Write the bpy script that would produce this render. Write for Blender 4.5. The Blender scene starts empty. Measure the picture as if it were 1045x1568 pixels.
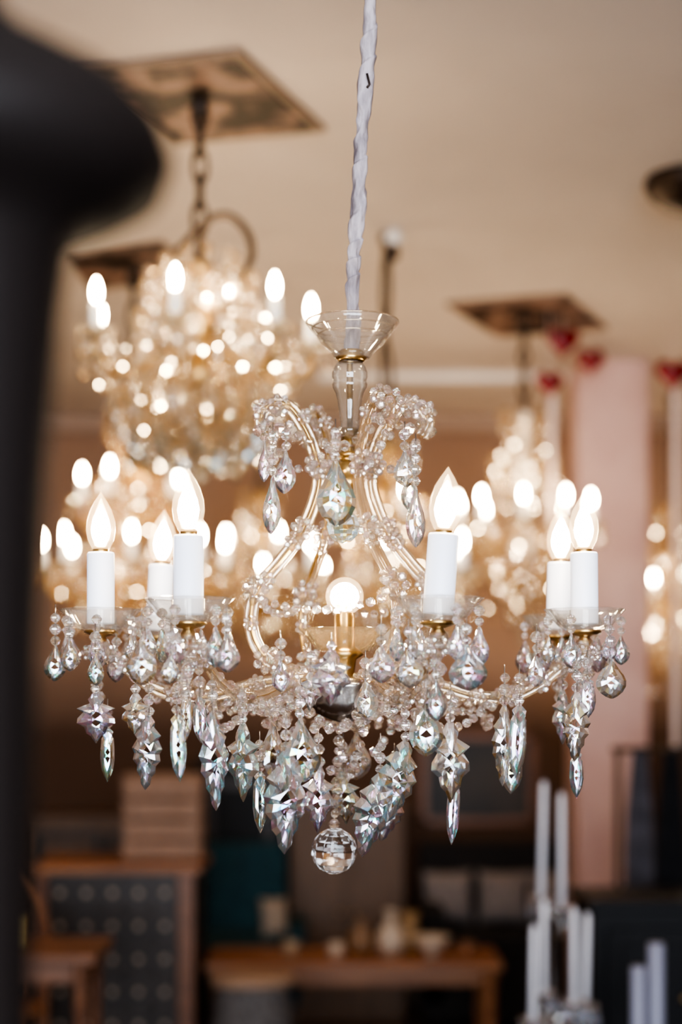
import bpy, math, random
from mathutils import Vector, Matrix
random.seed(7)
F=2613.0; CXP=522.5; HY=1080.0; EYE=1.5; HC=1.45; CEIL=EYE+HC
def W(x,y,D): return Vector(((x-CXP)*D/F, D, EYE+(HY-y)*D/F))
# ---------------------------------------------------------------- materials
def newmat(name):
    m=bpy.data.materials.new(name); m.use_nodes=True
    nt=m.node_tree; nt.nodes.clear()
    o=nt.nodes.new('ShaderNodeOutputMaterial'); return m,nt,o
def S(n,k,v):
    if k in n.inputs: n.inputs[k].default_value=v
def c4(c): return (c[0],c[1],c[2],1)
def pmat(name,col,rough=.5,metal=0,col2=None,scale=8,bump=0,stretch=(1,1,1),detail=6,trans=0,emis=0,contrast=(.35,.65),spec=None):
    m,nt,o=newmat(name); b=nt.nodes.new('ShaderNodeBsdfPrincipled')
    S(b,'Base Color',c4(col)); S(b,'Roughness',rough); S(b,'Metallic',metal); S(b,'Transmission Weight',trans)
    if spec is not None: S(b,'Specular IOR Level',spec)
    if emis: S(b,'Emission Color',c4(col)); S(b,'Emission Strength',emis)
    tc=nt.nodes.new('ShaderNodeTexCoord'); mp=nt.nodes.new('ShaderNodeMapping'); mp.inputs['Scale'].default_value=stretch
    n=nt.nodes.new('ShaderNodeTexNoise'); S(n,'Scale',scale); S(n,'Detail',detail)
    nt.links.new(tc.outputs['Object'],mp.inputs[0]); nt.links.new(mp.outputs[0],n.inputs['Vector'])
    if col2:
        r=nt.nodes.new('ShaderNodeValToRGB'); r.color_ramp.elements[0].position=contrast[0]; r.color_ramp.elements[1].position=contrast[1]
        r.color_ramp.elements[0].color=c4(col); r.color_ramp.elements[1].color=c4(col2)
        nt.links.new(n.outputs[0],r.inputs[0]); nt.links.new(r.outputs[0],b.inputs['Base Color'])
    if bump:
        bp=nt.nodes.new('ShaderNodeBump'); S(bp,'Strength',bump); S(bp,'Distance',.01)
        nt.links.new(n.outputs[0],bp.inputs['Height']); nt.links.new(bp.outputs[0],b.inputs['Normal'])
    nt.links.new(b.outputs[0],o.inputs[0]); return m
def emat(name,col,s):
    m,nt,o=newmat(name); e=nt.nodes.new('ShaderNodeEmission'); e.inputs[0].default_value=c4(col); e.inputs[1].default_value=s
    nt.links.new(e.outputs[0],o.inputs[0]); return m
def crystal(name,tint,sheen=(.9,.95,1),gl=.14,df=.08,film=0,rough=.005,ior=1.55,clear=.15,gr=.04):
    m,nt,o=newmat(name); b=nt.nodes.new('ShaderNodeBsdfPrincipled')
    S(b,'Base Color',c4(tint)); S(b,'Roughness',rough); S(b,'IOR',ior); S(b,'Transmission Weight',1.0)
    if film: S(b,'Thin Film Thickness',film); S(b,'Thin Film IOR',2.0)
    g=nt.nodes.new('ShaderNodeBsdfGlossy'); g.inputs['Color'].default_value=c4(sheen); g.inputs['Roughness'].default_value=gr
    t=nt.nodes.new('ShaderNodeBsdfTranslucent'); t.inputs[0].default_value=c4(sheen)
    tr=nt.nodes.new('ShaderNodeBsdfTransparent'); tr.inputs[0].default_value=c4(tint)
    cur=b
    for fac,nd in ((clear,tr),(gl,g),(df,t)):
        mx=nt.nodes.new('ShaderNodeMixShader'); mx.inputs[0].default_value=fac
        nt.links.new(cur.outputs[0],mx.inputs[1]); nt.links.new(nd.outputs[0],mx.inputs[2]); cur=mx
    nt.links.new(cur.outputs[0],o.inputs[0]); return m
def thinglass(name,col=(1,1,1),lo=.03,hi=.5,rough=.03,glow=0,gcol=(1,.75,.45),pw=2.5,milk=0):
    m,nt,o=newmat(name)
    t=nt.nodes.new('ShaderNodeBsdfTransparent'); t.inputs[0].default_value=c4(col)
    g=nt.nodes.new('ShaderNodeBsdfGlossy'); g.inputs['Roughness'].default_value=rough
    lw=nt.nodes.new('ShaderNodeLayerWeight'); lw.inputs[0].default_value=.5
    p=nt.nodes.new('ShaderNodeMath'); p.operation='POWER'; p.inputs[1].default_value=pw
    a=nt.nodes.new('ShaderNodeMath'); a.operation='MULTIPLY_ADD'; a.inputs[1].default_value=hi; a.inputs[2].default_value=lo; a.use_clamp=True
    mx=nt.nodes.new('ShaderNodeMixShader'); nt.links.new(lw.outputs['Facing'],p.inputs[0]); nt.links.new(p.outputs[0],a.inputs[0]); nt.links.new(a.outputs[0],mx.inputs[0])
    nt.links.new(t.outputs[0],mx.inputs[1]); nt.links.new(g.outputs[0],mx.inputs[2]); cur=mx
    if milk:
        d=nt.nodes.new('ShaderNodeBsdfTranslucent'); d.inputs[0].default_value=c4(col); d2=nt.nodes.new('ShaderNodeBsdfDiffuse'); d2.inputs[0].default_value=c4(col)
        ad=nt.nodes.new('ShaderNodeMixShader'); nt.links.new(d.outputs[0],ad.inputs[1]); nt.links.new(d2.outputs[0],ad.inputs[2])
        m3=nt.nodes.new('ShaderNodeMixShader'); m3.inputs[0].default_value=milk; nt.links.new(cur.outputs[0],m3.inputs[1]); nt.links.new(ad.outputs[0],m3.inputs[2]); cur=m3
    if glow:
        e=nt.nodes.new('ShaderNodeEmission'); e.inputs[0].default_value=c4(gcol); e.inputs[1].default_value=glow
        ad=nt.nodes.new('ShaderNodeAddShader'); nt.links.new(cur.outputs[0],ad.inputs[0]); nt.links.new(e.outputs[0],ad.inputs[1]); cur=ad
    nt.links.new(cur.outputs[0],o.inputs[0]); return m

GC=crystal('crystal_clear',(1,1,1),(.96,.98,1),.14,.10,clear=.12,gr=.03)
GB=crystal('crystal_ice_blue',(.80,.93,1),(.45,.76,1),.22,.15,380,clear=.12,gr=.03)
GP=crystal('crystal_rose',(1,.82,.94),(1,.55,.8),.20,.12,520,clear=.12,gr=.03)
GY=crystal('crystal_amber',(1,.88,.55),(1,.70,.28),.22,.14,300,clear=.12,gr=.03)
GT=crystal('crystal_aqua',(.72,.98,.97),(.30,.85,.90),.22,.14,450,clear=.12,gr=.03)
GV=crystal('crystal_violet',(.86,.86,1),(.55,.58,1),.20,.12,600,clear=.12,gr=.03)
PALS=[[GC,GC,GC,GB,GB,GT,GC,GP],[GC,GB,GC,GT,GY,GC],[GC,GC,GC,GP,GB,GC],[GC,GB,GC,GV,GP,GC],[GC,GC,GY,GC,GB,GC]]
CRY=[GC,GC,GB,GB,GP,GC,GT,GV,GC,GC,GY]
GBD=crystal('crystal_bead',(1,1,1),(1,.96,.92),.14,.11,clear=.28)
GBR=crystal('crystal_bead_rose',(1,.90,.95),(1,.75,.85),.14,.12,500,clear=.28)
GBA=crystal('crystal_bead_amber',(1,.94,.82),(1,.85,.6),.14,.11,clear=.28)
BEADS=[GBD,GBD,GBD,GBR,GBD,GBA]
WG=crystal('background_crystal',(1,.95,.86),(1,.90,.72),.28,.24,gr=.08)
WA=crystal('background_crystal_amber',(1,.78,.45),(1,.66,.30),.28,.26,gr=.08)
WB=crystal('background_crystal_cool',(.85,.97,1),(.62,.90,1),.34,.16,gr=.08)
GLASSROD=crystal('glass_arm',(1,.94,.84),(1,.89,.76),.13,.10,ior=1.45,clear=.3)
GLASSCUP=thinglass('pressed_glass',(1,.985,.96),.07,.65,.03,milk=.05)
GLASSAMB=thinglass('pressed_glass_warm',(1,.93,.80),.07,.6,.04,milk=.025)
BULBG=thinglass('bulb_glass',(1,.98,.94),.03,.35,.02,glow=.75,gcol=(1,.72,.42))
PANE=thinglass('window_pane',(1,1,1),.02,.3)
COREM=emat('bulb_filament_glow',(1,.82,.58),135)
COREB=emat('background_bulb_glow',(1,.77,.50),180)
GLINT=emat('added_glint_glow',(1,.75,.45),140)  # emission for made-up glint dots among the background crystals
BRASS=pmat('brass',(.62,.42,.18),.28,1,(.4,.26,.1),30)
SILV=pmat('silvered_metal',(.5,.48,.46),.2,1)
SLEEVE=pmat('candle_sleeve',(.84,.87,.97),.45,0,emis=.42)  # emission stands in for bulb light coming through the sleeve
SLEEVEB=pmat('candle_sleeve_warm',(.92,.86,.76),.5,0,emis=.5)  # same painted glow for the background sleeves
IRON=pmat('dark_iron',(.05,.035,.028),.45,.6,(.10,.065,.04),20)
# ---------------------------------------------------------------- mesh builder
class MB:
    def __init__(s): s.v=[];s.f=[];s.m=[];s.s=[];s.mats=[]
    def mi(s,m):
        if m not in s.mats: s.mats.append(m)
        return s.mats.index(m)
    def add(s,vf,mat,smooth=False,M=None):
        v,f=vf; o=len(s.v)
        for p in v:
            p=Vector(p); s.v.append(M@p if M is not None else p)
        for i,q in enumerate(f):
            s.f.append([a+o for a in q]); mm=random.choice(mat) if isinstance(mat,list) else mat
            s.m.append(s.mi(mm)); s.s.append(smooth)
    def obj(s,name,parent=None,bevel=0):
        me=bpy.data.meshes.new(name)
        org=parent.location if parent else Vector((0,0,0))
        me.from_pydata([tuple(p-org) for p in s.v],[],s.f)
        for m in s.mats: me.materials.append(m)
        for p,a,b in zip(me.polygons,s.m,s.s): p.material_index=a; p.use_smooth=b
        me.update()
        ob=bpy.data.objects.new(name,me); bpy.context.scene.collection.objects.link(ob)
        if parent: ob.parent=parent
        if bevel:
            bv=ob.modifiers.new('bevel','BEVEL'); bv.width=bevel; bv.segments=2; bv.limit_method='ANGLE'
        return ob
def empty(name,loc):
    e=bpy.data.objects.new(name,None); e.location=loc; e.empty_display_size=.05
    bpy.context.scene.collection.objects.link(e); return e
def T(p,rz=0,rx=0,ry=0,s=1):
    return Matrix.Translation(p)@Matrix.Rotation(rz,4,'Z')@Matrix.Rotation(rx,4,'X')@Matrix.Rotation(ry,4,'Y')@Matrix.Scale(s,4)
def lathe(prof,n=24,lob=0,amp=0,rim=None):
    v=[];f=[];k=len(prof)
    rmax=max(p[0] for p in prof)
    for (r,z) in prof:
        for i in range(n):
            a=2*math.pi*i/n; rr=r
            if lob: rr=r*(1+amp*(r/rmax)**2*math.cos(lob*a))
            v.append((rr*math.cos(a),rr*math.sin(a),z))
    for j in range(k-1):
        for i in range(n):
            i2=(i+1)%n; f.append([j*n+i,j*n+i2,(j+1)*n+i2,(j+1)*n+i])
    return v,f
def tube(pts,r,n=8,cap=True,rf=None):
    pts=[Vector(p) for p in pts]; v=[];f=[];N=len(pts); prev=None
    for i,p in enumerate(pts):
        t=(pts[min(i+1,N-1)]-pts[max(i-1,0)]).normalized()
        if prev is None:
            u=Vector((0,1,0)) if abs(t.y)<.9 else Vector((1,0,0))
            u=(u-t*u.dot(t)).normalized()
        else:
            u=(prev-t*prev.dot(t)).normalized()
        prev=u; w=t.cross(u)
        for k in range(n):
            a=2*math.pi*k/n; rr=rf(i,a) if rf else (r[i] if isinstance(r,list) else r)
            v.append(p+(u*math.cos(a)+w*math.sin(a))*rr)
    for i in range(N-1):
        for k in range(n):
            k2=(k+1)%n; f.append([i*n+k,i*n+k2,(i+1)*n+k2,(i+1)*n+k])
    if cap: f.append(list(range(n))[::-1]); f.append([(N-1)*n+k for k in range(n)])
    return v,f
def spline(P,seg=6):
    P=[Vector(p) for p in P]; out=[]
    for i in range(len(P)-1):
        a=P[max(i-1,0)];b=P[i];c=P[i+1];d=P[min(i+2,len(P)-1)]
        for k in range(seg):
            t=k/seg
            out.append(.5*((2*b)+(c-a)*t+(2*a-5*b+4*c-d)*t*t+(3*b-a-3*c+d)*t**3))
    out.append(P[-1]); return out
def box(c,s,rz=0):
    x,y,z=s[0]/2,s[1]/2,s[2]/2; M=T(Vector(c),rz)
    v=[M@Vector(p) for p in [(-x,-y,-z),(x,-y,-z),(x,y,-z),(-x,y,-z),(-x,-y,z),(x,-y,z),(x,y,z),(-x,y,z)]]
    return v,[[3,2,1,0],[4,5,6,7],[0,1,5,4],[1,2,6,5],[2,3,7,6],[3,0,4,7]]
def ball(r,n=10,m=7,rz=None):
    rz=rz or r; prof=[(max(r*math.sin(math.pi*j/m),1e-4),rz*math.cos(math.pi*j/m)) for j in range(m+1)][::-1]
    return lathe(prof,n)
def bead(r):
    return lathe([(.02*r,-r),(.6*r,-.72*r),(r,-.12*r),(r,.12*r),(.6*r,.72*r),(.02*r,r)],8)
HW={'almond':[(0,.1),(.12,.25),(.28,.52),(.44,.84),(.58,1),(.72,.97),(.85,.74),(.95,.38),(1,.08)],
 'leaf':[(0,.15),(.08,.42),(.14,.33),(.26,.86),(.32,.7),(.44,1),(.51,.82),(.6,.9),(.67,.62),(.76,.6),(.82,.38),(.92,.3),(1,.02)],
 'star':[(0,.18),(.12,.42),(.2,.34),(.3,1),(.38,.66),(.5,.95),(.6,.98),(.68,.6),(.8,.5),(.86,.26),(1,.03)],
 'spear':[(0,.25),(.07,.8),(.13,.55),(.2,.85),(.4,.97),(.58,1),(.78,.78),(.9,.42),(1,.03)]}
def gem(kind,w,h,t=None):
    t=t or w*.40; Lp=HW[kind]
    R=[(p[1]*w/2,-p[0]*h) for p in Lp]; out=R+[(-x,z) for x,z in R[::-1]]
    n=len(out); cz=-h*.52
    v=[];f=[]
    for x,z in out: v.append((x,0,z))
    base=n
    for sg in (-1,1):
        for (kx,kz,ky) in ((.74,.86,.34),(.40,.58,.52)):
            for x,z in out: v.append((x*kx,sg*t*ky,cz+(z-cz)*kz))
        v.append((0,sg*t*.58,cz+h*.16)); v.append((0,sg*t*.60,cz)); v.append((0,sg*t*.56,cz-h*.16))
        b1=base; b2=base+n; c0=base+2*n
        for i in range(n):
            j=(i+1)%n
            for (p,q,par) in (((i,j),(b1+i,b1+j),i%2),((b1+i,b1+j),(b2+i,b2+j),(i+1)%2)):
                A,B=p; D,C=q
                tr=[[A,B,C],[A,C,D]] if par else [[A,B,D],[B,C,D]]
                for y in tr: f.append(y if sg<0 else y[::-1])
            z=(v[b2+i][2]+v[b2+j][2])/2
            ce=c0 if z>cz+h*.08 else (c0+2 if z<cz-h*.08 else c0+1)
            y=[b2+i,b2+j,ce]; f.append(y if sg<0 else y[::-1])
        base+=2*n+3
    return v,f
def ico_ball(r,n=12,m=8):
    v,f=ball(r,n,m); g=[]
    for i,q in enumerate(f):
        g+= [[q[0],q[1],q[2]],[q[0],q[2],q[3]]] if i%2 else [[q[0],q[1],q[3]],[q[1],q[2],q[3]]]
    return v,g
def rosette(mb,p,r,rz=0,mats=BEADS,n=7):
    for i in range(n):
        a=2*math.pi*i/n
        mb.add(bead(r*.33),mats,False,T(p+Matrix.Rotation(rz,3,'Z')@Vector((math.cos(a)*r*.74,0,math.sin(a)*r*.74)),a,a))
    mb.add(ball(r*.32,8,5),mats,False,T(p+Matrix.Rotation(rz,3,'Z')@Vector((0,-r*.3,0))))
def swag(mb,a,b,sag,r,mats=BEADS,gap=2.25):
    a=Vector(a);b=Vector(b); pts=[]
    for i in range(41):
        t=i/40; pts.append(a.lerp(b,t)-Vector((0,0,sag*4*t*(1-t))))
    acc=0; mb.add(bead(r),mats,False,T(a))
    for i in range(40):
        d=(pts[i+1]-pts[i]).length; acc+=d
        if acc>=r*gap: mb.add(bead(r*random.uniform(.85,1.08)),mats,False,T(pts[i+1],random.random()*3,random.random()*.6,random.random()*.5)); acc=0
def candle(mb_s,mb_g,mb_e,p,u,tilt=(0,0)):
    M=T(Vector(p),0,tilt[0],tilt[1])
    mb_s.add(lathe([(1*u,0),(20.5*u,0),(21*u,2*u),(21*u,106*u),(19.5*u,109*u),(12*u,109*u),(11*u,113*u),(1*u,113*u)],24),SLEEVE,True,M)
    mb_s.add(lathe([(12*u,109*u),(12.5*u,116*u),(9*u,118*u)],16),BRASS,True,M)
    mb_g.add(lathe([(10*u,111*u),(14*u,116*u),(20*u,128*u),(22.5*u,143*u),(21.5*u,158*u),(16.5*u,174*u),(10*u,186*u),(4*u,195*u),(1.5*u,199*u),(.3*u,201*u)],24),BULBG,True,M)
    mb_e.add(lathe([(.5*u,116*u),(7*u,121*u),(13*u,132*u),(15*u,144*u),(12.5*u,158*u),(7*u,171*u),(2.5*u,179*u),(.5*u,182*u)],14),COREM,True,M)
def bobeche(mb,p,u,R=60,mat=None):
    k=R/60*u
    mb.add(lathe([(60*k,0),(57*k,-4*k),(50*k,-12*k),(42*k,-24*k),(33*k,-31*k),(14*k,-36*k),(13*k,-33*k),(32*k,-27.5*k),(40*k,-20*k),(47*k,-9*k),(55*k,1*k),(60*k,0)],48,12,.06),mat or GLASSCUP,True,T(Vector(p)))
# ================================================================ MAIN CHANDELIER
D0=1.84; U=D0/F
C0=Vector(((528-CXP)*U,D0,EYE))
main=empty('crystal_chandelier',C0)
def L(r,y,az=0):
    return C0+Vector((r*U*math.cos(az),r*U*math.sin(az),(HY-y)*U))
# cord
cp=[W(600,-976,D0),W(590,-600,D0),W(575,-200,D0),W(568,0,D0),W(566,60,D0),W(559,150,D0),W(554,200,D0),W(551,280,D0),W(546,350,D0),W(541,420,D0),W(541,470,D0),W(540,540,D0)]
cps=spline(cp,72)
def cr(i,a):
    z=cps[i].z
    s=((a/(2*math.pi)+z*22+.8*math.sin(z*19)+.35*math.sin(z*57))%1.0)
    sm=s if s<.92 else (1-s)*.92/.08
    s2=((a/(2*math.pi)-z*8+.5*math.sin(z*43))%1.0)
    w=9.2+1.0*math.sin(z*41)+.7*math.sin(z*97)
    return U*(w+3.4*sm+.9*max(0,1-abs(s2-.5)*7)+.6*math.sin(z*190+2*a)+.45*math.sin(z*310-a))
FAB=pmat('gathered_fabric',(.19,.165,.18),.9,0,(.46,.41,.43),70,.9,(1,1,.35),contrast=(.32,.6),spec=.1)
mb=MB(); mb.add(tube(cps,.01,48,True,cr),FAB,True)
ty=tube([W(562,118,D0)+Vector((0,-.010,0)),W(566,135,D0)+Vector((0,-.011,0)),W(562,140,D0)+Vector((0,-.011,0))],U*2,6); mb.add(ty,IRON,True)
mb.obj('fabric_covered_cord',main)
mb=MB(); mb.add(lathe([(.05,-.0),(.052,-.012),(.035,-.03),(.012,-.045),(.002,-.045)],24),BRASS,True,T(Vector((cp[0].x,D0,CEIL)))); mb.obj('ceiling_canopy',main)
# stem
stem=MB(); cup=MB()
cup.add(lathe([(70*U,588*U),(72*U,586*U),(66*U,577*U),(58*U,567*U),(46*U,552*U),(33*U,540*U),(27*U,532*U),(24*U,531*U),(30*U,541*U),(43*U,554*U),(55*U,570*U),(63*U,580*U),(70*U,588*U)],48),GLASSCUP,True,T(C0+Vector((12*U,0,0))))
for k in range(3):
    zz=(588-k*11)*U; rr=(70-k*8)*U
    cup.add(tube([C0+Vector((12*U+rr*math.cos(t/40*6.2832),rr*math.sin(t/40*6.2832),zz)) for t in range(41)],1.3*U,6,False),GLASSROD,True)
cup.add(lathe([(18*U,543*U),(21*U,540*U),(19*U,536*U),(25*U,532*U),(20*U,527*U)],24),BRASS,True,T(C0+Vector((10*U,0,0))))
Mst=T(C0+Vector((8*U,0,0)))
stem.add(lathe([(a*U,(HY-b)*U) for a,b in [(14,553),(20,556),(24,562),(27,570),(27,578),(25,584),(27,588),(26,594),(22,602),(19,612),(17,625),(15,640),(14,652),(19,656),(20,662),(15,668),(12,672)]][::-1],24),thinglass('glass_baluster',(1,.98,.93),.10,.85,.03,pw=1.4,milk=.05),True,Mst)
stem.add(lathe([(a*U,(HY-b)*U) for a,b in [(1,780),(9,778),(13,770),(19,768),(19,752),(15,750),(16,732),(21,728),(21,710),(15,708),(15,702),(19,700),(19,694),(14,692),(14,656),(5,655),(5,540)]],24),BRASS,True,Mst)
stem.obj('stem',main); cup.obj('top_glass_dish',main)
# scrolls
rods=MB(); rwire=MB(); ros=MB(); low=MB()
prof=[(118,668),(128,648),(122,628),(104,618),(82,626),(62,655),(47,690),(39,735),(50,780),(72,825),(100,862),(128,895),(141,925),(143,960),(132,992),(105,1020),(60,1042)]
for az in (182,118,2,303):
    a=math.radians(az)
    pts=spline([L(r,y,a) for r,y in prof],6)
    side=Vector((-math.sin(a),math.cos(a),0)); rad=Vector((math.cos(a),math.sin(a),0))
    for off in (-1,0,1):
        q=[]
        for i,p in enumerate(pts):
            t=(pts[min(i+1,len(pts)-1)]-pts[max(i-1,0)]).normalized(); nn=t.cross(side).normalized()
            q.append(p+nn*off*6.6*U+side*(abs(off)*-1.5*U))
        rods.add(tube(q,4.6*U,8),GLASSROD,True)
        if off==0: rwire.add(tube([p+side*3.5*U for p in q],2.4*U,6),BRASS,True)
    for r,y,s in ((122,632,20),(100,622,18),(62,640,12),(44,712,20),(40,722,15),(66,812,20),(78,830,15),(136,905,22),(120,890,15),(143,955,13),(118,1010,22),(95,1022,20),(70,1038,20)):
        rosette(ros,L(r,y,a)+Vector((0,-8*U,0)),s*U,random.uniform(-.6,.6))
    swag(low,L(118,660,a),L(48,715,a),24*U,7.5*U)
rods.obj('scroll_arms_glass',main); rwire.obj('scroll_arms_wire',main)
# candle arms
cands=[(-.263,0),(.259,0.0),(-.152,-.185),(.0895,-.20),(-.218,.16),(.248,.13)]
arms=MB(); sl=MB(); gl=MB(); em=MB(); bob=MB()
aprof=[(.13,1040),(.36,1047),(.55,1066),(.70,1066),(.82,1046),(.92,1016),(1.0,998),(1.0,972)]
tilts=[(0,.0),(0,-.01),(0,.0),(0,.07),(0,.05),(0,.02)]
for (cx,cy),tl in zip(cands,tilts):
    P=[C0+Vector((cx*k,cy*k,(HY-y)*U)) for k,y in aprof]; pts=spline(P,7)
    for off in (-1,1):
        arms.add(tube([p+Vector((0,0,off*5*U)) for p in pts],4.6*U,8),GLASSROD,True)
    arms.add(tube([p+Vector((0,4*U,0)) for p in pts],2.6*U,6),BRASS,True)
    base=C0+Vector((cx,cy,(HY-955)*U))
    candle(sl,gl,em,base,U,tl)
    bobeche(bob,base+Vector((0,0,22*U)),U,60)
    bob.add(lathe([(23.5*U,0),(23.5*U,26*U)],24),GLASSCUP,True,T(base-Vector((0,0,5*U))))
    bob.add(lathe([(8*U,-30*U),(8*U,-20*U),(18*U,-17*U),(26*U,-13*U),(24*U,-10*U)],20),BRASS,True,T(base))
    low.add(ico_ball(15*U,10,6),BEADS,False,T(base-Vector((0,0,34*U))))
    for k in range(5):
        a=k/5*6.283+.4; rosette(low,base+Vector((math.cos(a)*20*U,math.sin(a)*20*U,-44*U)),12*U,random.uniform(-1,1),n=6)
    for k in range(4):
        low.add(bead(10*U),BEADS,False,T(base-Vector((random.uniform(-6,6)*U,4*U,(58+k*18)*U))))
    for k in range(6):
        a=k/6*6.283+.3+cx*7
        q=base+Vector((math.cos(a)*56*U,math.sin(a)*56*U,14*U))
        low.add(bead(8*U),BEADS,False,T(q-Vector((0,0,10*U)))); low.add(bead(6.5*U),BEADS,False,T(q-Vector((0,0,25*U))))
        s=random.uniform(.75,1.05); low.add(gem('almond',32*U*s,54*U*s),random.choice(PALS),False,T(q-Vector((0,0,32*U)),random.uniform(-.9,.9)))
    for k,(kk,y) in enumerate(aprof[1:7]):
        if k%2==0 or random.random()<.4: rosette(ros,C0+Vector((cx*kk,cy*kk-6*U,(HY-y)*U)),random.uniform(13,18)*U,random.uniform(-.8,.8))
    swag(low,base-Vector((0,0,30*U)),L(60,1035,math.atan2(cy,cx)),62*U,8*U)
    swag(low,C0+Vector((cx*.72,cy*.72,(HY-1062)*U)),C0+Vector((cx*.22,cy*.22,(HY-1050)*U)),34*U,7.5*U)
order=sorted(cands,key=lambda c:math.atan2(c[1],c[0]))
for i in range(6):
    a=order[i];b=order[(i+1)%6]
    swag(low,C0+Vector((a[0]*.62,a[1]*.62,(HY-1066)*U)),C0+Vector((b[0]*.62,b[1]*.62,(HY-1066)*U)),48*U,8*U)
    swag(low,C0+Vector((a[0]*.35,a[1]*.35,(HY-1052)*U)),C0+Vector((b[0]*.35,b[1]*.35,(HY-1052)*U)),60*U,8.5*U)
    if i%2: swag(low,C0+Vector((a[0]*.3,a[1]*.3,(HY-1060)*U)),L(8,1190,i),24*U,8.5*U)
arms.obj('candle_arms',main); sl.obj('candle_sleeves',main); gl.obj('flame_bulbs_glass',main); em.obj('flame_bulbs_filament',main); bob.obj('bobeches',main)
# centre cup + globe bulb + hub
cc=MB()
bobeche(cc,L(0,963),U,66,GLASSAMB)
cc.add(lathe([(a*U,(HY-b)*U) for a,b in [(14,938),(16,944),(16,990),(24,996),(30,1002),(18,1010),(16,1024),(12,1046)]][::-1],20),BRASS,True,T(C0))
cc.add(lathe([(a*U,(HY-b)*U) for a,b in [(2,1034),(40,1036),(64,1044),(66,1052),(56,1066),(58,1074),(44,1092),(22,1102),(8,1106),(1,1108)]][::-1],32),SILV,True,T(C0))
cc.obj('central_hub',main)
m2=MB(); m2.add(ball(29*U,24,16),BULBG,True,T(L(0,913))); m2.obj('globe_bulb_glass',main)
m2=MB(); m2.add(ball(22*U,14,8),COREM,True,T(L(0,914))); m2.obj('globe_bulb_filament',main)
# upper bead swags
azs=[math.radians(q) for q in (182,303,2,118)]
for a in azs:
    swag(low,L(96,632,a),L(14,668,a),26*U,8.5*U)
    swag(low,L(44,712,a),L(20,705,a),12*U,7*U)
    for dr,dy in ((0,0),(-18,6),(14,10)): low.add(bead(10*U),BEADS,False,T(L(118+dr,650+dy,a)))
for a,b in ((azs[0],azs[1]),(azs[1],azs[2]),(azs[2],azs[3]),(azs[3],azs[0])):
    swag(low,L(138,915,a),L(138,915,b),22*U,7.5*U)
for k in range(8):
    a=k/8*6.283; low.add(bead(9*U),BEADS,False,T(L(24,686,a)))
PD=[(85,988,31,55,'almond',1.84,3),(106,978,27,50,'almond',1.80,2),(147,1062,54,76,'star',1.80,5),(165,1115,20,82,'spear',1.82,2),
(208,1062,44,66,'star',1.70,4),(228,1096,46,114,'leaf',1.68,3),(217,976,44,74,'almond',1.62,2),(178,990,28,55,'almond',1.84,2),
(271,1094,24,104,'spear',1.66,4),(286,1060,20,74,'spear',1.70,3),(325,1090,46,152,'leaf',1.66,3),(372,1108,52,120,'star',1.7,3),
(347,972,36,58,'almond',1.6,2),(398,1182,22,94,'spear',1.72,3),(418,1105,46,96,'almond',1.78,3),(438,1150,66,158,'leaf',1.66,3),
(460,1100,56,98,'almond',1.66,3),(488,1172,46,104,'star',1.68,3),(526,1184,44,78,'star',1.84,3),(546,1122,42,72,'almond',1.9,3),
(583,1185,60,130,'leaf',1.70,3),(622,1135,60,128,'leaf',1.7,3),(604,1200,50,90,'leaf',1.85,3),(655,1072,48,86,'almond',1.66,2),
(690,1106,56,124,'star',1.68,3),(697,1190,22,104,'spear',1.70,2),(626,992,40,62,'almond',1.62,2),(584,988,40,58,'almond',1.62,2),
(715,988,56,70,'almond',1.6,2),(773,1080,36,124,'leaf',1.8,3),(796,1080,28,112,'spear',1.78,3),(786,1150,30,66,'spear',1.8,1),(822,1000,28,52,'almond',1.82,2),
(862,1056,36,84,'star',1.86,3),(884,1060,42,106,'leaf',1.78,3),(883,1150,20,72,'spear',1.80,2),(935,1006,44,64,'almond',1.80,3),
(406,676,18,62,'almond',1.78,2),(418,728,29,90,'almond',1.76,4),(438,690,32,66,'almond',1.80,2),(514,704,56,102,'almond',1.66,3),
(620,690,36,56,'almond',1.76,2),(637,744,30,94,'almond',1.76,4),(628,722,24,60,'almond',1.84,2),(508,996,60,84,'star',1.62,1),(306,1068,22,70,'spear',1.72,3),
(560,1040,34,60,'almond',1.7,2),(476,1030,34,60,'star',1.68,2),(668,1040,30,64,'almond',1.62,2),(430,1010,26,50,'almond',1.66,2),(146,1000,24,50,'almond',1.78,2),(262,1000,26,48,'almond',1.6,2),(900,1040,24,60,'spear',1.78,2)]
pen=MB()
for i,(x,y,w,h,kd,D,nb) in enumerate(PD):
    q=W(x,y,D); s=D/F
    tilt=.25 if x in(583,604,622) else random.uniform(-.06,.06)
    pal=PALS[(i*3+1)%5] if y<1060 else PALS[(0,1,3,1,4)[i%5]]
    pen.add(gem(kd,w*s*1.1,h*s),pal,False,T(q,random.uniform(-.5,.5),0,tilt))
    for k in range(nb):
        pen.add(bead((9.5 if k%2 else 8)*s),BEADS,False,T(q+Vector((random.uniform(-1,1)*s,0,(7+k*17.5)*s)),random.random()))
    pen.add(tube([q-Vector((0,0,4*s)),q+Vector((0,0,(10+nb*17.5)*s))],.9*s,4),SILV,True)
pen.add(ico_ball(27*1.7/F,10,6),[GC,GC,GB,GY],False,T(W(526,806,1.74),.3))
pen.add(bead(9*U),BEADS,False,T(W(528,772,1.74)))
pen.obj('crystal_pendants',main)
GBALL=crystal('crystal_ball_glass',(1,1,1),(1,1,1),.06,.02,clear=.05)
bb=MB(); bb.add(ico_ball(35.5*U,14,9),GBALL,False,T(W(512,1303,D0),.2,.15))
for k,y in enumerate(range(1118,1268,16)): bb.add(bead((9 if k%2 else 7)*U),BEADS,False,T(W(520-(y-1118)*.055,y,D0)))
bb.obj('crystal_ball',main)
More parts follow.
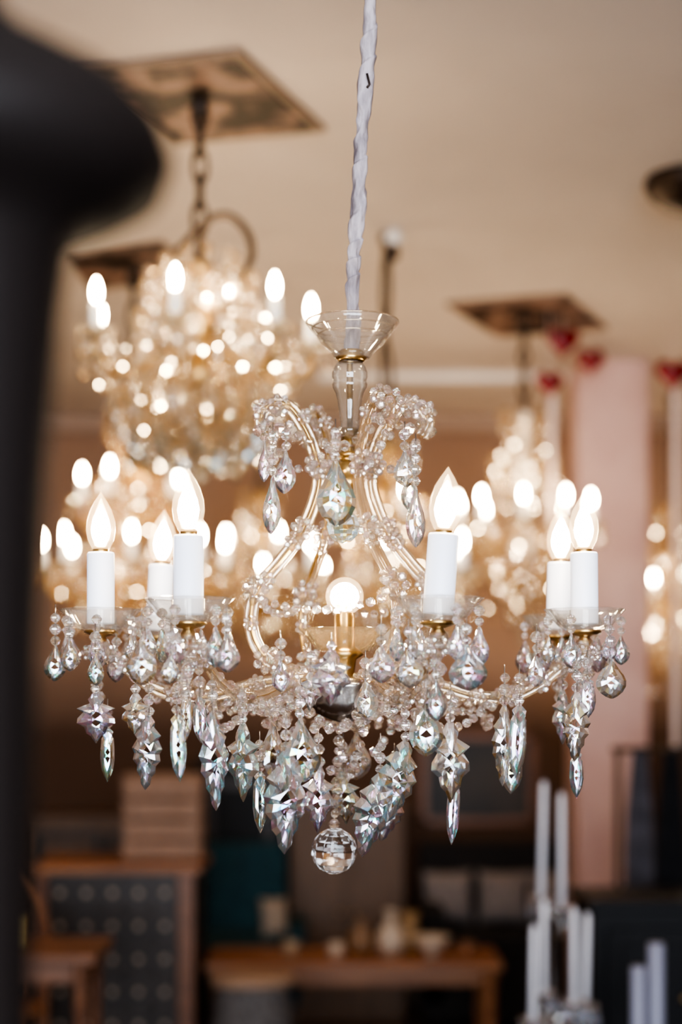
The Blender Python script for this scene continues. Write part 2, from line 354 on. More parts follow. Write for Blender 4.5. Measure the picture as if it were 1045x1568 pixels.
low.obj('bead_garlands',main); ros.obj('glass_rosettes',main)
# ================================================================ ROOM
def slab(name,c,s,mat,bev=0):
    m=MB(); m.add(box(c,s),mat); return m.obj(name,None,bev)
CEILM=pmat('ceiling_plaster',(.68,.60,.54),.9,0,(.75,.665,.60),1.3,.15)
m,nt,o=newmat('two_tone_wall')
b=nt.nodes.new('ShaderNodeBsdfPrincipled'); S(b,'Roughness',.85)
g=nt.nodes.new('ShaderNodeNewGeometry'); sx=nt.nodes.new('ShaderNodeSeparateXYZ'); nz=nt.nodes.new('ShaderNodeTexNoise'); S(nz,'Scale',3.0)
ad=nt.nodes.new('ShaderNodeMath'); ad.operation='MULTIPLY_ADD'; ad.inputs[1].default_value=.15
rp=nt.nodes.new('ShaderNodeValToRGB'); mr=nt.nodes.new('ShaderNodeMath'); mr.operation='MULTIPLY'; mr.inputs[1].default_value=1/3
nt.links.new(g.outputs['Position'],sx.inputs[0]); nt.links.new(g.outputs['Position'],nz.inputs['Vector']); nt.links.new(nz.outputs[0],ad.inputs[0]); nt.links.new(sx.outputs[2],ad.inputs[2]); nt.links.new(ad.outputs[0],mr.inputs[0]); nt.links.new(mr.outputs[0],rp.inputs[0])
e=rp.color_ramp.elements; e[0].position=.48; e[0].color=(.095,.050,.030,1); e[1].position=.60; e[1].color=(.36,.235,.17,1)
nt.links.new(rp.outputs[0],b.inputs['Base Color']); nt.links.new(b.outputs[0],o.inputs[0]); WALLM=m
FLOORM=pmat('floor_boards',(.05,.03,.02),.4,0,(.12,.07,.045),6,.1,(8,.6,1))
XW=2.9; YF=8.6; YB=-2.2
slab('floor',(0,(YF+YB)/2,-.05),(2*XW+.4,YF-YB+.4,.1),FLOORM)
slab('ceiling',(0,(YF+YB)/2,CEIL+.05),(2*XW+.4,YF-YB+.4,.1),CEILM)
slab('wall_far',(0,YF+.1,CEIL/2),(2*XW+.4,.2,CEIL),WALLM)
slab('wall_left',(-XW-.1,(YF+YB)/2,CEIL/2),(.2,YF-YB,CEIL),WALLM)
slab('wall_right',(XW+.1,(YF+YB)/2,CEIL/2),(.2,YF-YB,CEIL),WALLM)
wn=MB()
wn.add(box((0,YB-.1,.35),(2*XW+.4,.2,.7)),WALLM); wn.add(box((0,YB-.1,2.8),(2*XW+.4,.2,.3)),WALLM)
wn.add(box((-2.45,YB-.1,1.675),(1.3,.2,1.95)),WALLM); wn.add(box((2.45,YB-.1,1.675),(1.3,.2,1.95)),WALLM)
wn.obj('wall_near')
TRIM=pmat('painted_trim',(.85,.80,.74),.5)
CORN=pmat('cornice_paint',(.42,.31,.245),.6)
wf=MB()
for x in (-1.77,0,1.77): wf.add(box((x,YB-.1,1.675),(.06,.08,1.95)),TRIM)
for z in (.73,2.62): wf.add(box((0,YB-.1,z),(3.6,.08,.06)),TRIM)
wf.add(box((0,YB-.1,1.675),(3.54,.006,1.9)),PANE)
wf.obj('window_1')
slab('trim_1',(0,YF-.04,CEIL-.04),(2*XW,.08,.08),CORN,.01)
slab('baseboard_far',(0,YF-.015,.07),(2*XW,.03,.14),IRON,.004)
slab('trim_2',(.5,7.45,CEIL-.02),(1.2,.05,.04),TRIM,.005)
PIL=pmat('pillar_plaster',(.60,.40,.37),.8,0,(.68,.48,.44),4,.1)
pm=MB(); pm.add(box((1.14,7.32,CEIL/2),(.30,.34,CEIL)),PIL); pm.add(box((1.14,7.32,.08),(.34,.38,.16)),PIL); pm.obj('pillar',None,.01)
def Cp(x,y):
    k=HC/(HY-y); return Vector(((x-CXP)*k,F*k,CEIL))
PLM=pmat('antiqued_metal_plate',(.022,.011,.007),.5,.0,(.30,.19,.15),7.5,.3,(1,1,1),7,contrast=(.46,.57),spec=.3)
PLR=pmat('plate_rim',(.20,.135,.095),.5,0,(.27,.19,.135),6)
def plate(name,cs,mat,k=.8):
    P=[Cp(*c) for c in cs]; v=[p-Vector((0,0,.0005)) for p in P]+[p-Vector((0,0,.012)) for p in P]
    f=[[0,1,2,3],[7,6,5,4],[0,4,5,1],[1,5,6,2],[2,6,7,3],[3,7,4,0]]
    m=MB(); m.add((v,f),PLR)
    c=sum(P,Vector((0,0,0)))/4
    Q=[c+(p-c)*k for p in P]; v=[p-Vector((0,0,.012)) for p in Q]+[p-Vector((0,0,.015)) for p in Q]
    m.add((v,f),mat); return m.obj(name)
plate('ceiling_plate',[(105,103),(367,72),(499,194),(262,216)],PLM,.90)
plate('ceiling_plate',[(683,462),(866,448),(930,500),(762,511)],PLM,.96)
plate('ceiling_plate',[(95,385),(250,368),(300,418),(140,440)],PLM,.96)
# ================================================================ BACKGROUND CHANDELIERS
def chain(mb,a,b,R,mat):
    n=max(2,int((a.z-b.z)/(R*2.6))); 
    for i in range(n):
        c=a.lerp(b,(i+.5)/n); hh=(a.z-b.z)/n*.66; pts=[]
        for k in range(15):
            t=k/14*6.2832; pts.append(c+Matrix.Rotation(1.57*(i%2)+.35,3,'Z')@Vector((math.cos(t)*R*.8,0,math.sin(t)*hh)))
        mb.add(tube(pts,R*.26,6),mat,True)
def bgch(X,D,ztop,zc,zbot,R,n,gmats,n2=0,zc2=0,R2=0,seed=1,hang='chain',body='crystal',az0=.3,cag=1.0,glints=12,big=False):
    rnd=random.Random(seed); c=Vector((X,D,0))
    root=empty('crystal_chandelier',Vector((X,D,zc)))
    h=MB(); top=Vector((X,D,CEIL-.014)); tp=Vector((X,D,ztop+.02))
    if hang=='chain': chain(h,top,tp,.022,IRON)
    elif hang=='cable':
        h.add(tube(spline([top,top.lerp(tp,.3)+Vector((.01,0,0)),top.lerp(tp,.6)-Vector((.012,0,0)),tp],8),.008,8),IRON,True)
        h.add(tube(spline([top,top.lerp(tp,.35)-Vector((.012,0,0)),top.lerp(tp,.7)+Vector((.018,0,0)),tp],8),.007,8),IRON,True)
    h.add(lathe([(.004,-.05),(.015,-.035),(.022,-.015),(.02,0)],16),IRON,True,T(top)); h.obj('suspension',root)
    s=MB(); H=ztop-zbot
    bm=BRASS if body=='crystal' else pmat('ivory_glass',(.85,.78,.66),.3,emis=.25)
    s.add(lathe([(.004,ztop+.03),(.03,ztop+.01),(.036,ztop-.01),(.02,ztop-.03),(.015,ztop-H*.12),(.032,ztop-H*.2),(.04,ztop-H*.27),(.018,ztop-H*.35),(.014,zc-.02),(.04,zc-.05),(.055,zc-.08),(.03,zc-.11),(.01,zc-.14),(.002,zc-.14)][::-1],16),bm,True,T(c))
    s.obj('stem',root)
    a_=MB(); k_=MB(); e_=MB(); g_=MB()
    def tier(n,R,zc,az0,drop):
        for i in range(n):
            a=az0+i/n*6.2832; d=Vector((math.cos(a),math.sin(a),0))
            P=[c+d*(R*q)+Vector((0,0,zc+w)) for q,w in ((.1,-.06),(.35,-.03),(.6,-.08),(.85,-.09),(1,-.05),(1,-.02))]
            a_.add(tube(spline(P,4),.006,6),GLASSROD if i%2 else BRASS,True)
            b=c+d*R+Vector((0,0,zc))
            g_.add(lathe([(.045,.004),(.036,-.008),(.02,-.018),(.008,-.022)],16),WG,True,T(b))
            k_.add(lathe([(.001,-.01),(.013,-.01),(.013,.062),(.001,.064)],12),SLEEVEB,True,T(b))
            e_.add(lathe([(.0005,.064),(.0065,.070),(.0095,.084),(.0085,.098),(.0035,.112),(.0005,.118)],10),COREB,True,T(b))
            for k in range(5):
                aa=k/5*6.28+rnd.random(); q=b+Vector((math.cos(aa)*.042,math.sin(aa)*.042,-.008))
                g_.add(bead(.009),gmats,False,T(q)); g_.add(gem('almond',.026,.05*drop),gmats,False,T(q-Vector((0,0,.012)),rnd.random()*3))
            for k in range(3):
                q=c+d*(R*(.45+.2*k))+Vector((0,0,zc-.085)); 
                for j in range(2+k%2): g_.add(bead(.011),gmats,False,T(q-Vector((0,0,.022*j))))
                g_.add(gem(rnd.choice(['leaf','almond','star']),.036,.085*drop),gmats,False,T(q-Vector((0,0,.06)),rnd.random()*3))
            pa=c+d*.04+Vector((0,0,ztop-.02)); pb=c+d*(R*.62)+Vector((0,0,zc-.03))
            swag(g_,pa,pb,.02*cag,.0095,gmats,2.4)
            a2=a+6.2832/n; d2=Vector((math.cos(a2),math.sin(a2),0))
            swag(g_,c+d*R+Vector((0,0,zc-.02)),c+d2*R+Vector((0,0,zc-.02)),.06,.0085,gmats,2.4)
    tier(n,R,zc,az0,1)
    if n2: tier(n2,R2,zc2,az0+.5,.9)
    rings=[(.085,ztop-.02,10,.05),(.12,(ztop+zc)/2,12,.06),(R*.5,zc-.10,14,.08),(R*.36,(zc*.55+zbot*.45),12,.085),(R*.2,(zc*.3+zbot*.7),8,.08)]
    if big: rings+=[(.13,ztop-.07,12,.07),(R*.8,zc-.13,14,.085),(R*.62,zc-.20,12,.10),(R*.42,zbot+.12,8,.10),(.15,zc+.03,12,.08)]
    for ri,(rr,zz,m,sz) in enumerate(rings):
        gm=gmats if not(big and ri in(4,7,8)) else [WB,WG,GC,GC,WA]
        for k in range(m):
            a=k/m*6.2832; q=c+Vector((math.cos(a)*rr,math.sin(a)*rr,zz+rnd.uniform(-.01,.01)))
            g_.add(bead(.012),gmats,False,T(q+Vector((0,0,.014)))); g_.add(bead(.012),gmats,False,T(q+Vector((0,0,.038))))
            g_.add(gem(rnd.choice(['almond','leaf','star']),sz*.5,sz),gm,False,T(q,rnd.random()*3))
    for k in range(glints):  # added tiny emitters imitate crystal glints, each on a stub and wire
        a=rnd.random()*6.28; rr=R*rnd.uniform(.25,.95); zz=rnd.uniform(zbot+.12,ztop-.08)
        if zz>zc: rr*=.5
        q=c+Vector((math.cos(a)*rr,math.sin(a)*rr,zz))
        e_.add(ball(rnd.choice([.0012,.0018,.0024,.0036]),8,5),GLINT,True,T(q))
        g_.add(lathe([(.003,-.012),(.005,-.006),(.003,-.001)],8),WG,True,T(q)); a_.add(tube([q-Vector((0,0,.011)),c+Vector((0,0,max(min(zz-.04,ztop),zbot+.06)))],.0014,4),BRASS,True)
    g_.add(ico_ball(.024,10,6),WG,False,T(c+Vector((0,0,zbot+.02))))
    swag(g_,c+Vector((0,0,zc-.13)),c+Vector((0,0,zbot+.05)),0,.01,gmats)
    a_.obj('arms',root); k_.obj('candle_sleeves',root); e_.obj('bulbs_and_glints',root); g_.obj('crystals',root)
    return root
G1=[WG,WG,GC,WA,GC]; G2=[WA,WG,WA,GC]; G3=[WG,WA,WG,GC]
r1=bgch(-.335,4.05,2.54,2.36,2.03,.265,7,G1,2,2.40,.07,seed=3,az0=.1,glints=50,big=True)
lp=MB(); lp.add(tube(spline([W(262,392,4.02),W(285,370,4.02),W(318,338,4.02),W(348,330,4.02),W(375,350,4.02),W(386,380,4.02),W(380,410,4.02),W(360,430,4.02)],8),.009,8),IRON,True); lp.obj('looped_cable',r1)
bgch((205-CXP)*5.6/F,5.6,2.42,1.95,1.72,.30,8,G2,5,2.17,.17,seed=5,az0=.1,glints=44)
bgch((592-CXP)*5.2/F,5.2,2.28,1.90,1.66,.26,6,G3,3,2.06,.12,seed=6,hang='cable',az0=.5,glints=28)
bgch((803-CXP)*6.3/F,6.3,2.56,2.16,1.72,.255,10,G3,0,0,0,seed=8,body='ivory',az0=.2,glints=44)
bgch((400-CXP)*7.4/F,7.4,2.4,2.0,1.75,.30,6,G3,3,2.15,.15,seed=9,az0=.6,glints=20)
bgch((1030-CXP)*7.9/F,7.9,2.4,2.02,1.6,.30,8,G3,4,1.75,.18,seed=10,az0=.1,glints=24)
hk=MB(); hk.add(ball(.028,16,10),TRIM,True,T(Cp(603,350)-Vector((0,0,.028)))); hk.add(lathe([(.004,-.10),(.018,-.09),(.016,-.05)],12),IRON,True,T(Cp(603,350))); hk.obj('ceiling_hook')
dm=MB(); dm.add(lathe([(.001,-.1),(.03,-.095),(.08,-.08),(.12,-.05),(.135,-.02),(.13,0)],32),pmat('dark_bronze',(.05,.03,.02),.4,.5),True,T(Cp(1062,272))); dm.obj('dome_ceiling_lamp')
HM=pmat('red_heart_foil',(.22,.004,.009),.35); RB=pmat('ribbon_satin',(.72,.58,.52),.5)
def heart(x,y,D,s,zend=None):
    root=empty('red_heart_ornament',W(x,y,D)); m=MB(); p=W(x,y,D); n=28; v=[];f=[]
    out=[]
    for i in range(n):
        t=2*math.pi*i/n; out.append((16*math.sin(t)**3/16,(13*math.cos(t)-5*math.cos(2*t)-2*math.cos(3*t)-math.cos(4*t))/16))
    for (sc,yy) in ((1,0),(.85,-.22),(.5,-.36)):
        v+=[(a*sc*s,yy*s,b_*sc*s) for a,b_ in out]
    for (sc,yy) in ((.85,.22),(.5,.36)):
        v+=[(a*sc*s,yy*s,b_*sc*s) for a,b_ in out]
    v.append((0,-.4*s,0)); v.append((0,.4*s,0))
    for i in range(n):
        j=(i+1)%n
        f+=[[i,j,n+j,n+i],[n+i,n+j,2*n+j,2*n+i],[2*n+i,2*n+j,5*n],[j,i,3*n+i,3*n+j],[3*n+j,3*n+i,4*n+i,4*n+j],[4*n+j,4*n+i,5*n+1]]
    m.add((v,f),HM,True,T(p,.15)); m.obj('heart',root)
    r=MB(); r.add(tube([Vector((p.x,p.y+.005,CEIL)),p+Vector((0,0,.3*s))],.0025,6),RB,True)
    if zend is not None: r.add(box((p.x+.01,p.y+.0,(p.z-s*.8+zend)/2),(.024,.004,p.z-s*.8-zend)),RB)
    r.obj('ribbon',root)
heart(862,522,6.3,.066); heart(905,552,6.8,.060); heart(842,586,6.2,.054,EYE+.55); heart(1031,572,6.4,.066,EYE-.2)
# ================================================================ FOREGROUND POST
PM=pmat('ebonised_wood',(.009,.007,.007),.62,0,(.016,.012,.011),4,0,(1,1,.2),spec=.25)
pz=lambda y,D=.72: EYE+(HY-y)*D/F
pp=[(.001,pz(-170)),(.03,pz(-160)),(.035,pz(-120)),(.02,pz(-60)),(.022,pz(0)),(.035,pz(50)),(.055,pz(90)),(.078,pz(140)),(.091,pz(190)),(.096,pz(240)),(.092,pz(290)),(.076,pz(325)),(.058,pz(348)),(.052,pz(380)),(.048,pz(480)),(.043,pz(700)),(.039,pz(1000)),(.036,pz(1500)),(.036,.5),(.05,.3),(.06,.22),(.05,.16),(.11,.06),(.12,.02),(.12,0),(.001,0)]
px=MB(); px.add(lathe(pp[::-1],40),PM,True,T(Vector(((-85-CXP)*.72/F,.72,0)))); px.obj('turned_wood_post')
# ================================================================ FURNITURE
WOOD=pmat('warm_wood',(.24,.095,.038),.4,0,(.37,.16,.062),5,.1,(1,6,6))
WOODD=pmat('reddish_wood',(.15,.060,.028),.4,0,(.23,.10,.048),5,.1,(1,6,6))
DW=pmat('dark_wood',(.018,.010,.006),.4,0,(.036,.020,.012),5,.1,(1,6,6))
MW=pmat('brown_wood',(.12,.066,.036),.5,0,(.16,.09,.05),5,.1,(6,1,1))
TAN=pmat('tan_wood',(.25,.148,.095),.6,0,(.30,.185,.125),5,.1,(6,1,1))
TEAL=pmat('teal_velvet',(.005,.034,.048),.8,0,(.009,.054,.07),20)
GREY=pmat('grey_linen',(.20,.175,.17),.9,0,(.26,.23,.225),40)
CHAR=pmat('charcoal_fabric',(.014,.012,.013),.9,0,(.022,.02,.02),40)
CREAM=pmat('cream_ceramic',(.55,.45,.35),.35)
CANDW=pmat('white_wax',(.85,.84,.88),.5)
BLACK=pmat('black_lacquer',(.008,.008,.010),.5,spec=.25)
m=MB(); X0,X1,Y0,Y1=-1.16,-.55,6.4,6.85
m.add(box(((X0+X1)/2,(Y0+Y1)/2,.885),(X1-X0+.05,Y1-Y0+.04,.03)),WOOD)
m.add(box(((X0+X1)/2,(Y0+Y1)/2,.47),(X1-X0,Y1-Y0,.80)),DW)
m.add(box((X1-.03,Y0-.004,.47),(.06,.02,.80)),WOODD); m.add(box((X0+.03,Y0-.004,.47),(.06,.02,.80)),WOODD)
for i in range(5):
    for j in range(6):
        cx=X0+.06+(i+.5)*(X1-X0-.12)/5; cz=.12+(j+.5)*.74/6
        m.add(box((cx,Y0-.008,cz),((X1-X0-.12)/5-.01,.016,.112)),DW)
        m.add(ball(.012,10,6),CREAM,True,T(Vector((cx,Y0-.026,cz))))
for x in (X0+.04,X1-.04):
    for y in (Y0+.04,Y1-.04): m.add(box((x,y,.035),(.05,.05,.07)),DW)
m.obj('apothecary_cabinet',None,.004)
m=MB()
for z in (.942,1.02,1.10,1.18): m.add(box((-.69,6.57,z),(.30,.02,.07)),TAN); m.add(box((-.69,6.79,z),(.30,.02,.07)),TAN)
for x in (-.83,-.55): 
    for z in (.942,1.02,1.10,1.18): m.add(box((x,6.68,z),(.02,.2,.07)),TAN)
    m.add(box((x+(.02 if x<-.7 else -.02),6.59,1.06),(.03,.03,.3)),TAN)
m.add(box((-.69,6.68,.916),(.28,.2,.018)),TAN); m.add(box((-.69,6.68,1.222),(.31,.24,.014)),TAN); m.obj('wooden_crate',None,.003)
def table(name,cx,cy,sx,sy,h,mat,leg=.04,th=.03,shelf=False):
    m=MB(); m.add(box((cx,cy,h-th/2),(sx,sy,th)),mat); m.add(box((cx,cy,h-th-.03),(sx-.08,sy-.08,.06)),mat)
    for a in (-1,1):
        for b_ in (-1,1): m.add(lathe([(leg*.5,0),(leg*.4,.1),(leg*.55,h*.5),(leg*.45,h*.7),(leg*.6,h-th)],10),mat,True,T(Vector((cx+a*(sx/2-.05),cy+b_*(sy/2-.05),0))))
    if shelf: m.add(box((cx,cy,.15),(sx-.08,sy-.08,.02)),mat)
    return m.obj(name,None,.004)
table('side_table',-.93,5.05,.46,.4,.79,WOODD)
m=MB(); m.add(box((-.96,5.0,.84),(.05,.04,.09)),pmat('yellow_card',(.5,.36,.12),.7)); m.add(box((-.96,5.0,.8885),(.052,.042,.006)),DW); m.obj('small_tin',None,.003)
m=MB(); cx,cy=-1.22,5.85
m.add(lathe([(.001,.44),(.19,.44),(.2,.455),(.19,.47),(.001,.47)],24),WOOD,True,T(Vector((cx,cy,0))))
m.add(tube(spline([Vector((cx-.18,cy+.1,0)),Vector((cx-.18,cy+.13,.5)),Vector((cx-.17,cy+.16,.75)),Vector((cx,cy+.18,.92)),Vector((cx+.17,cy+.16,.75)),Vector((cx+.18,cy+.13,.5)),Vector((cx+.18,cy+.1,0))],8),.013,8),WOOD,True)
m.add(tube(spline([Vector((cx-.09,cy+.14,.47)),Vector((cx-.09,cy+.16,.68)),Vector((cx,cy+.18,.8)),Vector((cx+.09,cy+.16,.68)),Vector((cx+.09,cy+.14,.47))],8),.01,8),WOOD,True)
for a in (-1,1): m.add(tube([Vector((cx+a*.16,cy-.15,0)),Vector((cx+a*.13,cy-.12,.45))],.013,8),WOOD,True)
m.obj('bentwood_chair')
def cushion(m,c,s,mat,rz=0,rx=0,n=10):
    v=[];f=[]
    for sg in (-1,1):
        for i in range(n+1):
            for j in range(n+1):
                a=i/n*2-1;b_=j/n*2-1; hgt=((1-a**4)*(1-b_**4))**.5
                pa=1-.07*(1-a*a)*abs(b_); pb=1-.07*(1-b_*b_)*abs(a)
                v.append((a*s[0]/2*pb,sg*s[1]/2*hgt,b_*s[2]/2*pa))
    N=(n+1)**2
    for i in range(n):
        for j in range(n):
            a=i*(n+1)+j; q=[a,a+1,a+n+2,a+n+1]; f.append(q[::-1]); f.append([N+k for k in q])
    m.add((v,f),mat,True,T(Vector(c),rz,rx))
cx,cy=-.43,7.5
rt=empty('teal_armchair',Vector((cx,cy,0)))
m=MB()
m.add(box((cx,cy,.30),(.5,.5,.16)),TEAL); m.add(box((cx,cy+.24,.60),(.36,.11,.56)),TEAL)
for a in (-1,1): m.add(box((cx+a*.24,cy,.42),(.07,.5,.26)),TEAL)
cushion(m,(cx,cy-.04,.44),(.44,.5,.14),TEAL,0,0)
for a in (-1,1):
    for b_ in (-1,1): m.add(lathe([(.015,0),(.022,.22)],8),DW,True,T(Vector((cx+a*.2,cy+b_*.2,0))))
m.obj('upholstery',rt,.05)
m=MB(); cushion(m,(-.29,7.40,.58),(.12,.07,.17),pmat('cream_cushion',(.30,.24,.19),.9),.3,-.2); m.obj('cushion',rt)
table('coffee_table',.05,6.85,1.16,.46,.50,WOOD,.06,.035,True)
def vase(name,x,y,z,prof,mat,n=20):
    m=MB(); m.add(lathe([(.001,0)]+prof,n),mat,True,T(Vector((x,y,z)))); return m.obj(name)
vase('ceramic_vase',.20,6.85,.50,[(.035,0),(.06,.04),(.055,.09),(.02,.13),(.018,.16),(.03,.18),(.025,.18),(.01,.15)],CREAM)
vase('ceramic_jar',.08,6.90,.50,[(.04,0),(.055,.03),(.05,.08),(.03,.1),(.035,.105),(.012,.12),(.014,.135),(.001,.14)],pmat('brown_glaze',(.25,.14,.07),.3))
vase('glass_bowl',.36,6.80,.50,[(.03,0),(.02,.02),(.05,.04),(.08,.08),(.075,.08),(.045,.045)],CREAM)
vase('ceramic_cup',-.02,6.75,.50,[(.02,0),(.03,.03),(.033,.06),(.028,.06),(.022,.02)],CREAM)
vase('ceramic_vase',.28,6.95,.50,[(.03,0),(.045,.06),(.03,.12),(.04,.16),(.034,.16)],pmat('ochre_glaze',(.36,.22,.1),.35))
vase('ceramic_cup',-.2,6.8,.50,[(.02,0),(.03,.03),(.033,.06),(.028,.06),(.022,.02)],pmat('tan_glaze',(.4,.3,.2),.35))
vase('ceramic_cup',.5,6.75,.50,[(.02,0),(.03,.03),(.033,.06),(.028,.06),(.022,.02)],pmat('rust_glaze',(.3,.14,.07),.35))
m=MB(); m.add(lathe([(.001,.585),(.14,.585),(.145,.6),(.14,.615),(.001,.615)],32),pmat('pale_wood',(.30,.19,.13),.5,0,(.36,.245,.17),8),True,T(Vector((-.29,5.6,0))))
m.add(lathe([(.11,0),(.13,.15),(.12,.3),(.135,.45),(.12,.585)],32,16,.03),pmat('woven_rattan',(.09,.08,.075),.8,0,(.17,.15,.14),50,.5),True,T(Vector((-.29,5.6,0)))); m.obj('round_stool')
def cupboard(name,x0,x1,y0,y1,h,mat,mat2,nd=2,nr=1):
    m=MB(); m.add(box(((x0+x1)/2,(y0+y1)/2,h/2),(x1-x0,y1-y0,h)),mat); m.add(box(((x0+x1)/2,(y0+y1)/2,h+.012),(x1-x0+.03,y1-y0+.03,.03)),mat)
    for i in range(nd):
        for j in range(nr):
            w=(x1-x0-.06)/nd; hh=(h-.12)/nr; cx=x0+.03+w*(i+.5); cz=.08+hh*(j+.5)
            m.add(box((cx,y0-.008,cz),(w-.02,.02,hh-.02)),mat2); m.add(box((cx,y0-.016,cz),(w-.1,.02,hh-.1)),mat)
            m.add(ball(.012,8,6),BRASS,True,T(Vector((cx+w*.35*(1 if i==0 else -1),y0-.03,cz))))
    return m.obj(name,None,.005)
cupboard('dark_cupboard',-.68,-.28,8.1,8.55,1.2,BLACK,DW,1,3)
cupboard('wooden_cupboard',-.24,.30,8.1,8.55,1.0,MW,MW,2,1)
cupboard('wooden_cupboard',-1.5,-.74,8.1,8.55,.95,MW,DW,2,2)
sx,sy=.87,7.90
rt=empty('dark_sofa',Vector((sx,sy,0)))
m=MB()
m.add(box((sx,sy,.24),(1.0,.66,.3)),CHAR); m.add(box((sx,sy+.26,.55),(1.0,.16,.6)),CHAR)
for a in (-1,1): m.add(box((sx+a*.46,sy,.38),(.1,.66,.42)),CHAR)
for a in (-1,1): m.add(box((sx+a*.21,sy-.05,.42),(.4,.52,.1)),CHAR)
for a in (-1,1):
    for b_ in (-1,1): m.add(lathe([(.02,0),(.025,.1)],8),DW,True,T(Vector((sx+a*.42,sy+b_*.26,0))))
m.obj('upholstery',rt,.03)
for x,rz in ((.50,.15),(.76,-.1),(1.0,.12)):
    m=MB(); cushion(m,(x,8.0,.60),(.24,.12,.25),GREY,rz,-.15); m.obj('cushion',rt)
def picture(name,x0,x1,z0,z1,y,matf,matc):
    m=MB(); w=.035
    m.add(box(((x0+x1)/2,y,z0+w/2),(x1-x0,.03,w)),matf); m.add(box(((x0+x1)/2,y,z1-w/2),(x1-x0,.03,w)),matf)
    m.add(box((x0+w/2,y,(z0+z1)/2),(w,.03,z1-z0)),matf); m.add(box((x1-w/2,y,(z0+z1)/2),(w,.03,z1-z0)),matf)
    m.add(box(((x0+x1)/2,y+.005,(z0+z1)/2),(x1-x0-.02,.012,z1-z0-.02)),matc); m.obj(name,None,.003)
PAI=pmat('dark_painting',(.010,.008,.007),.5,0,(.05,.034,.024),3)
picture('framed_painting',.40,.98,.90,1.36,8.586,WOODD,PAI)
cupboard('black_cabinet',.70,1.02,4.75,5.1,.93,BLACK,BLACK,1,2)
table('console_table',.66,4.12,.70,.44,.60,DW,.05,.03)
def candelabrum(X,Y,z0,pos,top,hc,seedc):
    root=empty('crystal_candelabrum',Vector((X,Y,z0))); m=MB(); zs=top-hc
    m.add(lathe([(.001,0),(.06,0),(.062,.012),(.03,.025),(.012,.05),(.02,.08),(.01,.1),(.01,zs-z0-.04),(.02,zs-z0-.03),(.001,zs-z0-.02)],20),SILV,True,T(Vector((X,Y,z0)))); 
    g=MB(); k=MB()
    for (dx,dy,dz) in pos:
        b=Vector((X+dx,Y+dy,zs+dz))
        m.add(tube(spline([Vector((X,Y,zs-.04)),Vector((X+dx*.5,Y+dy*.5,zs-.07+dz)),Vector((X+dx,Y+dy,zs-.04+dz)),b],5),.005,6),SILV,True)
        g.add(lathe([(.03,.008),(.022,-.002),(.008,-.01)],16),GC,True,T(b))
        for q in range(8): g.add(gem('almond',.018,.04),[GC,GB],False,T(b+Vector((math.cos(q)*.028,math.sin(q)*.028,0)),q)); g.add(bead(.008),BEADS,False,T(b+Vector((math.cos(q)*.026,math.sin(q)*.026,.008))))
        k.add(lathe([(.001,0),(.0095,0),(.0078,hc-.01),(.003,hc),(.001,hc+.001)],14),CANDW,True,T(b,0,random.uniform(-.02,.02),random.uniform(-.02,.03))); k.add(tube([b+Vector((0,0,hc-.005)),b+Vector((0,0,hc+.012))],.001,4),IRON)
    m.obj('frame',root); g.obj('drip_pans',root); k.obj('taper_candles',root)
candelabrum(.52,4.08,.60,[(-.065,-.03,-.04),(-.030,.05,.01),(.035,-.02,0),(.07,.04,-.02)],1.02,.235,1)
candelabrum(.53,4.28,.60,[(-.028,.0,0),(.028,.03,-.03)],1.31,.30,2)
for (x,y,h,r) in ((.715,4.1,.27,.018),(.765,4.14,.32,.02)):
    m=MB(); m.add(lathe([(.001,0),(.035,0),(.036,.01),(.02,.02),(r,.03),(r,h),(r*.8,h+.004),(.001,h-.004)],20),pmat('grey_wax',(.32,.33,.42),.5),True,T(Vector((x,y,.60)))); m.add(tube([Vector((x,y,.6+h-.01)),Vector((x,y,.61+h))],.0012,4),IRON); m.obj('pillar_candle')
fr=empty('hanging_fabric_rack',Vector((1.15,5.4,0)))
m=MB(); RZ=1.36; RY=5.42
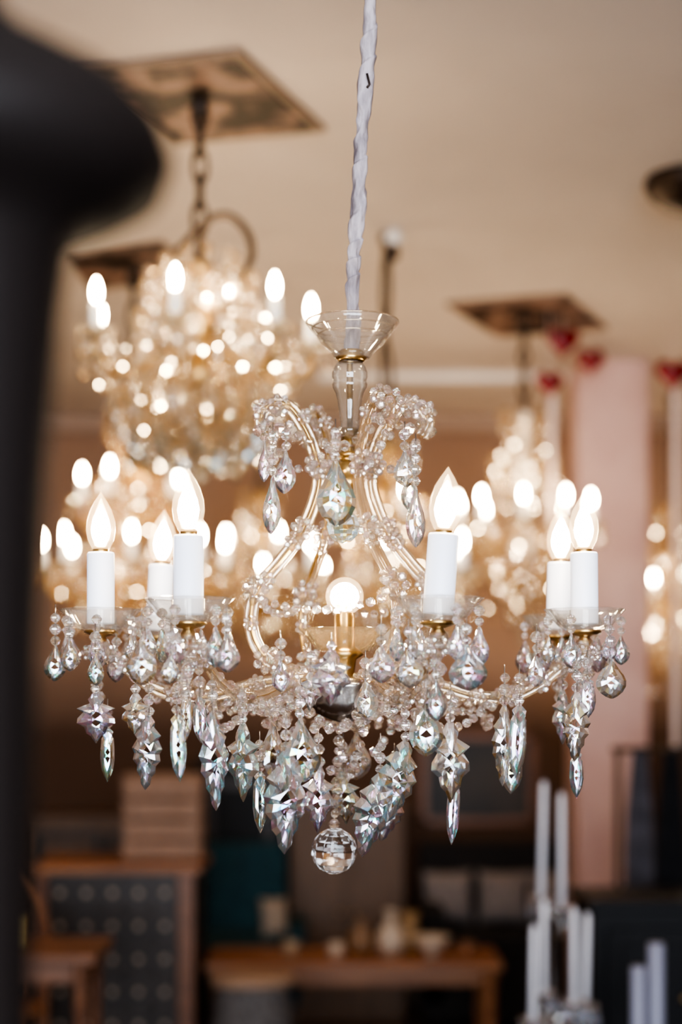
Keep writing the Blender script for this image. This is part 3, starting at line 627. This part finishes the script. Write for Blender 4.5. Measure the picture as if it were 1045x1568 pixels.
for x in (.88,1.5): m.add(tube([Vector((x,RY,0)),Vector((x,RY,RZ+.01))],.010,10),IRON,True); m.add(box((x,RY,.02),(.05,.36,.04)),IRON)
m.add(tube([Vector((.86,RY,RZ)),Vector((1.52,RY,RZ))],.010,10),IRON,True); m.obj('frame',fr)
cols=[(.07,.065,.075),(.008,.008,.010),(.006,.020,.024),(.012,.012,.016),(.04,.04,.05),(.010,.010,.010)]
for i,cl in enumerate(cols):
    x0=.90+i*.1; n=24; v=[];f=[]; zt=RZ-.0
    for a in range(n+1):
        for z in range(9):
            sh=.5+.5*min(1,z/2.5)
            zz=zt-z*(.85+.05*(i%3))/8; xx=x0+.048+(a/n-.5)*.096*sh; v.append((xx,RY-.014+.018*math.sin(a*1.1+i)*(.4+z/9),zz))
    for a in range(n):
        for z in range(8): q=a*9+z; f.append([q,q+1,q+10,q+9])
    m=MB(); m.add((v,f),pmat('fabric_%d'%i,cl,.85,0,tuple(c*1.8 for c in cl),12),True); m.obj('cloth_%d'%(i+1),fr)
# ================================================================ LIGHT
w=bpy.data.worlds.new('world'); bpy.context.scene.world=w; w.use_nodes=True
w.node_tree.nodes['Background'].inputs[0].default_value=(.72,.82,1,1); w.node_tree.nodes['Background'].inputs[1].default_value=3.2
la=bpy.data.lights.new('daylight','AREA'); la.shape='RECTANGLE'; la.size=3.4; la.size_y=1.9; la.energy=310; la.color=(.84,.91,1)
lo=bpy.data.objects.new('daylight',la); lo.location=(0,YB-.35,1.7); lo.rotation_euler=(math.radians(90),0,0); bpy.context.scene.collection.objects.link(lo)
try: bpy.context.scene.view_settings.look='AgX - High Contrast'
except Exception as ex: print(ex)
# camera
cd=bpy.data.cameras.new('camera'); cam=bpy.data.objects.new('camera',cd); bpy.context.scene.collection.objects.link(cam)
cam.location=(0,0,EYE); cam.rotation_euler=(math.radians(90),0,0)
cd.lens=60; cd.sensor_width=36; cd.sensor_fit='AUTO'; cd.shift_y=(HY-784)/1568
cd.dof.use_dof=True; cd.dof.focus_distance=1.74; cd.dof.aperture_fstop=2.5; cd.clip_start=.05
bpy.context.scene.camera=cam
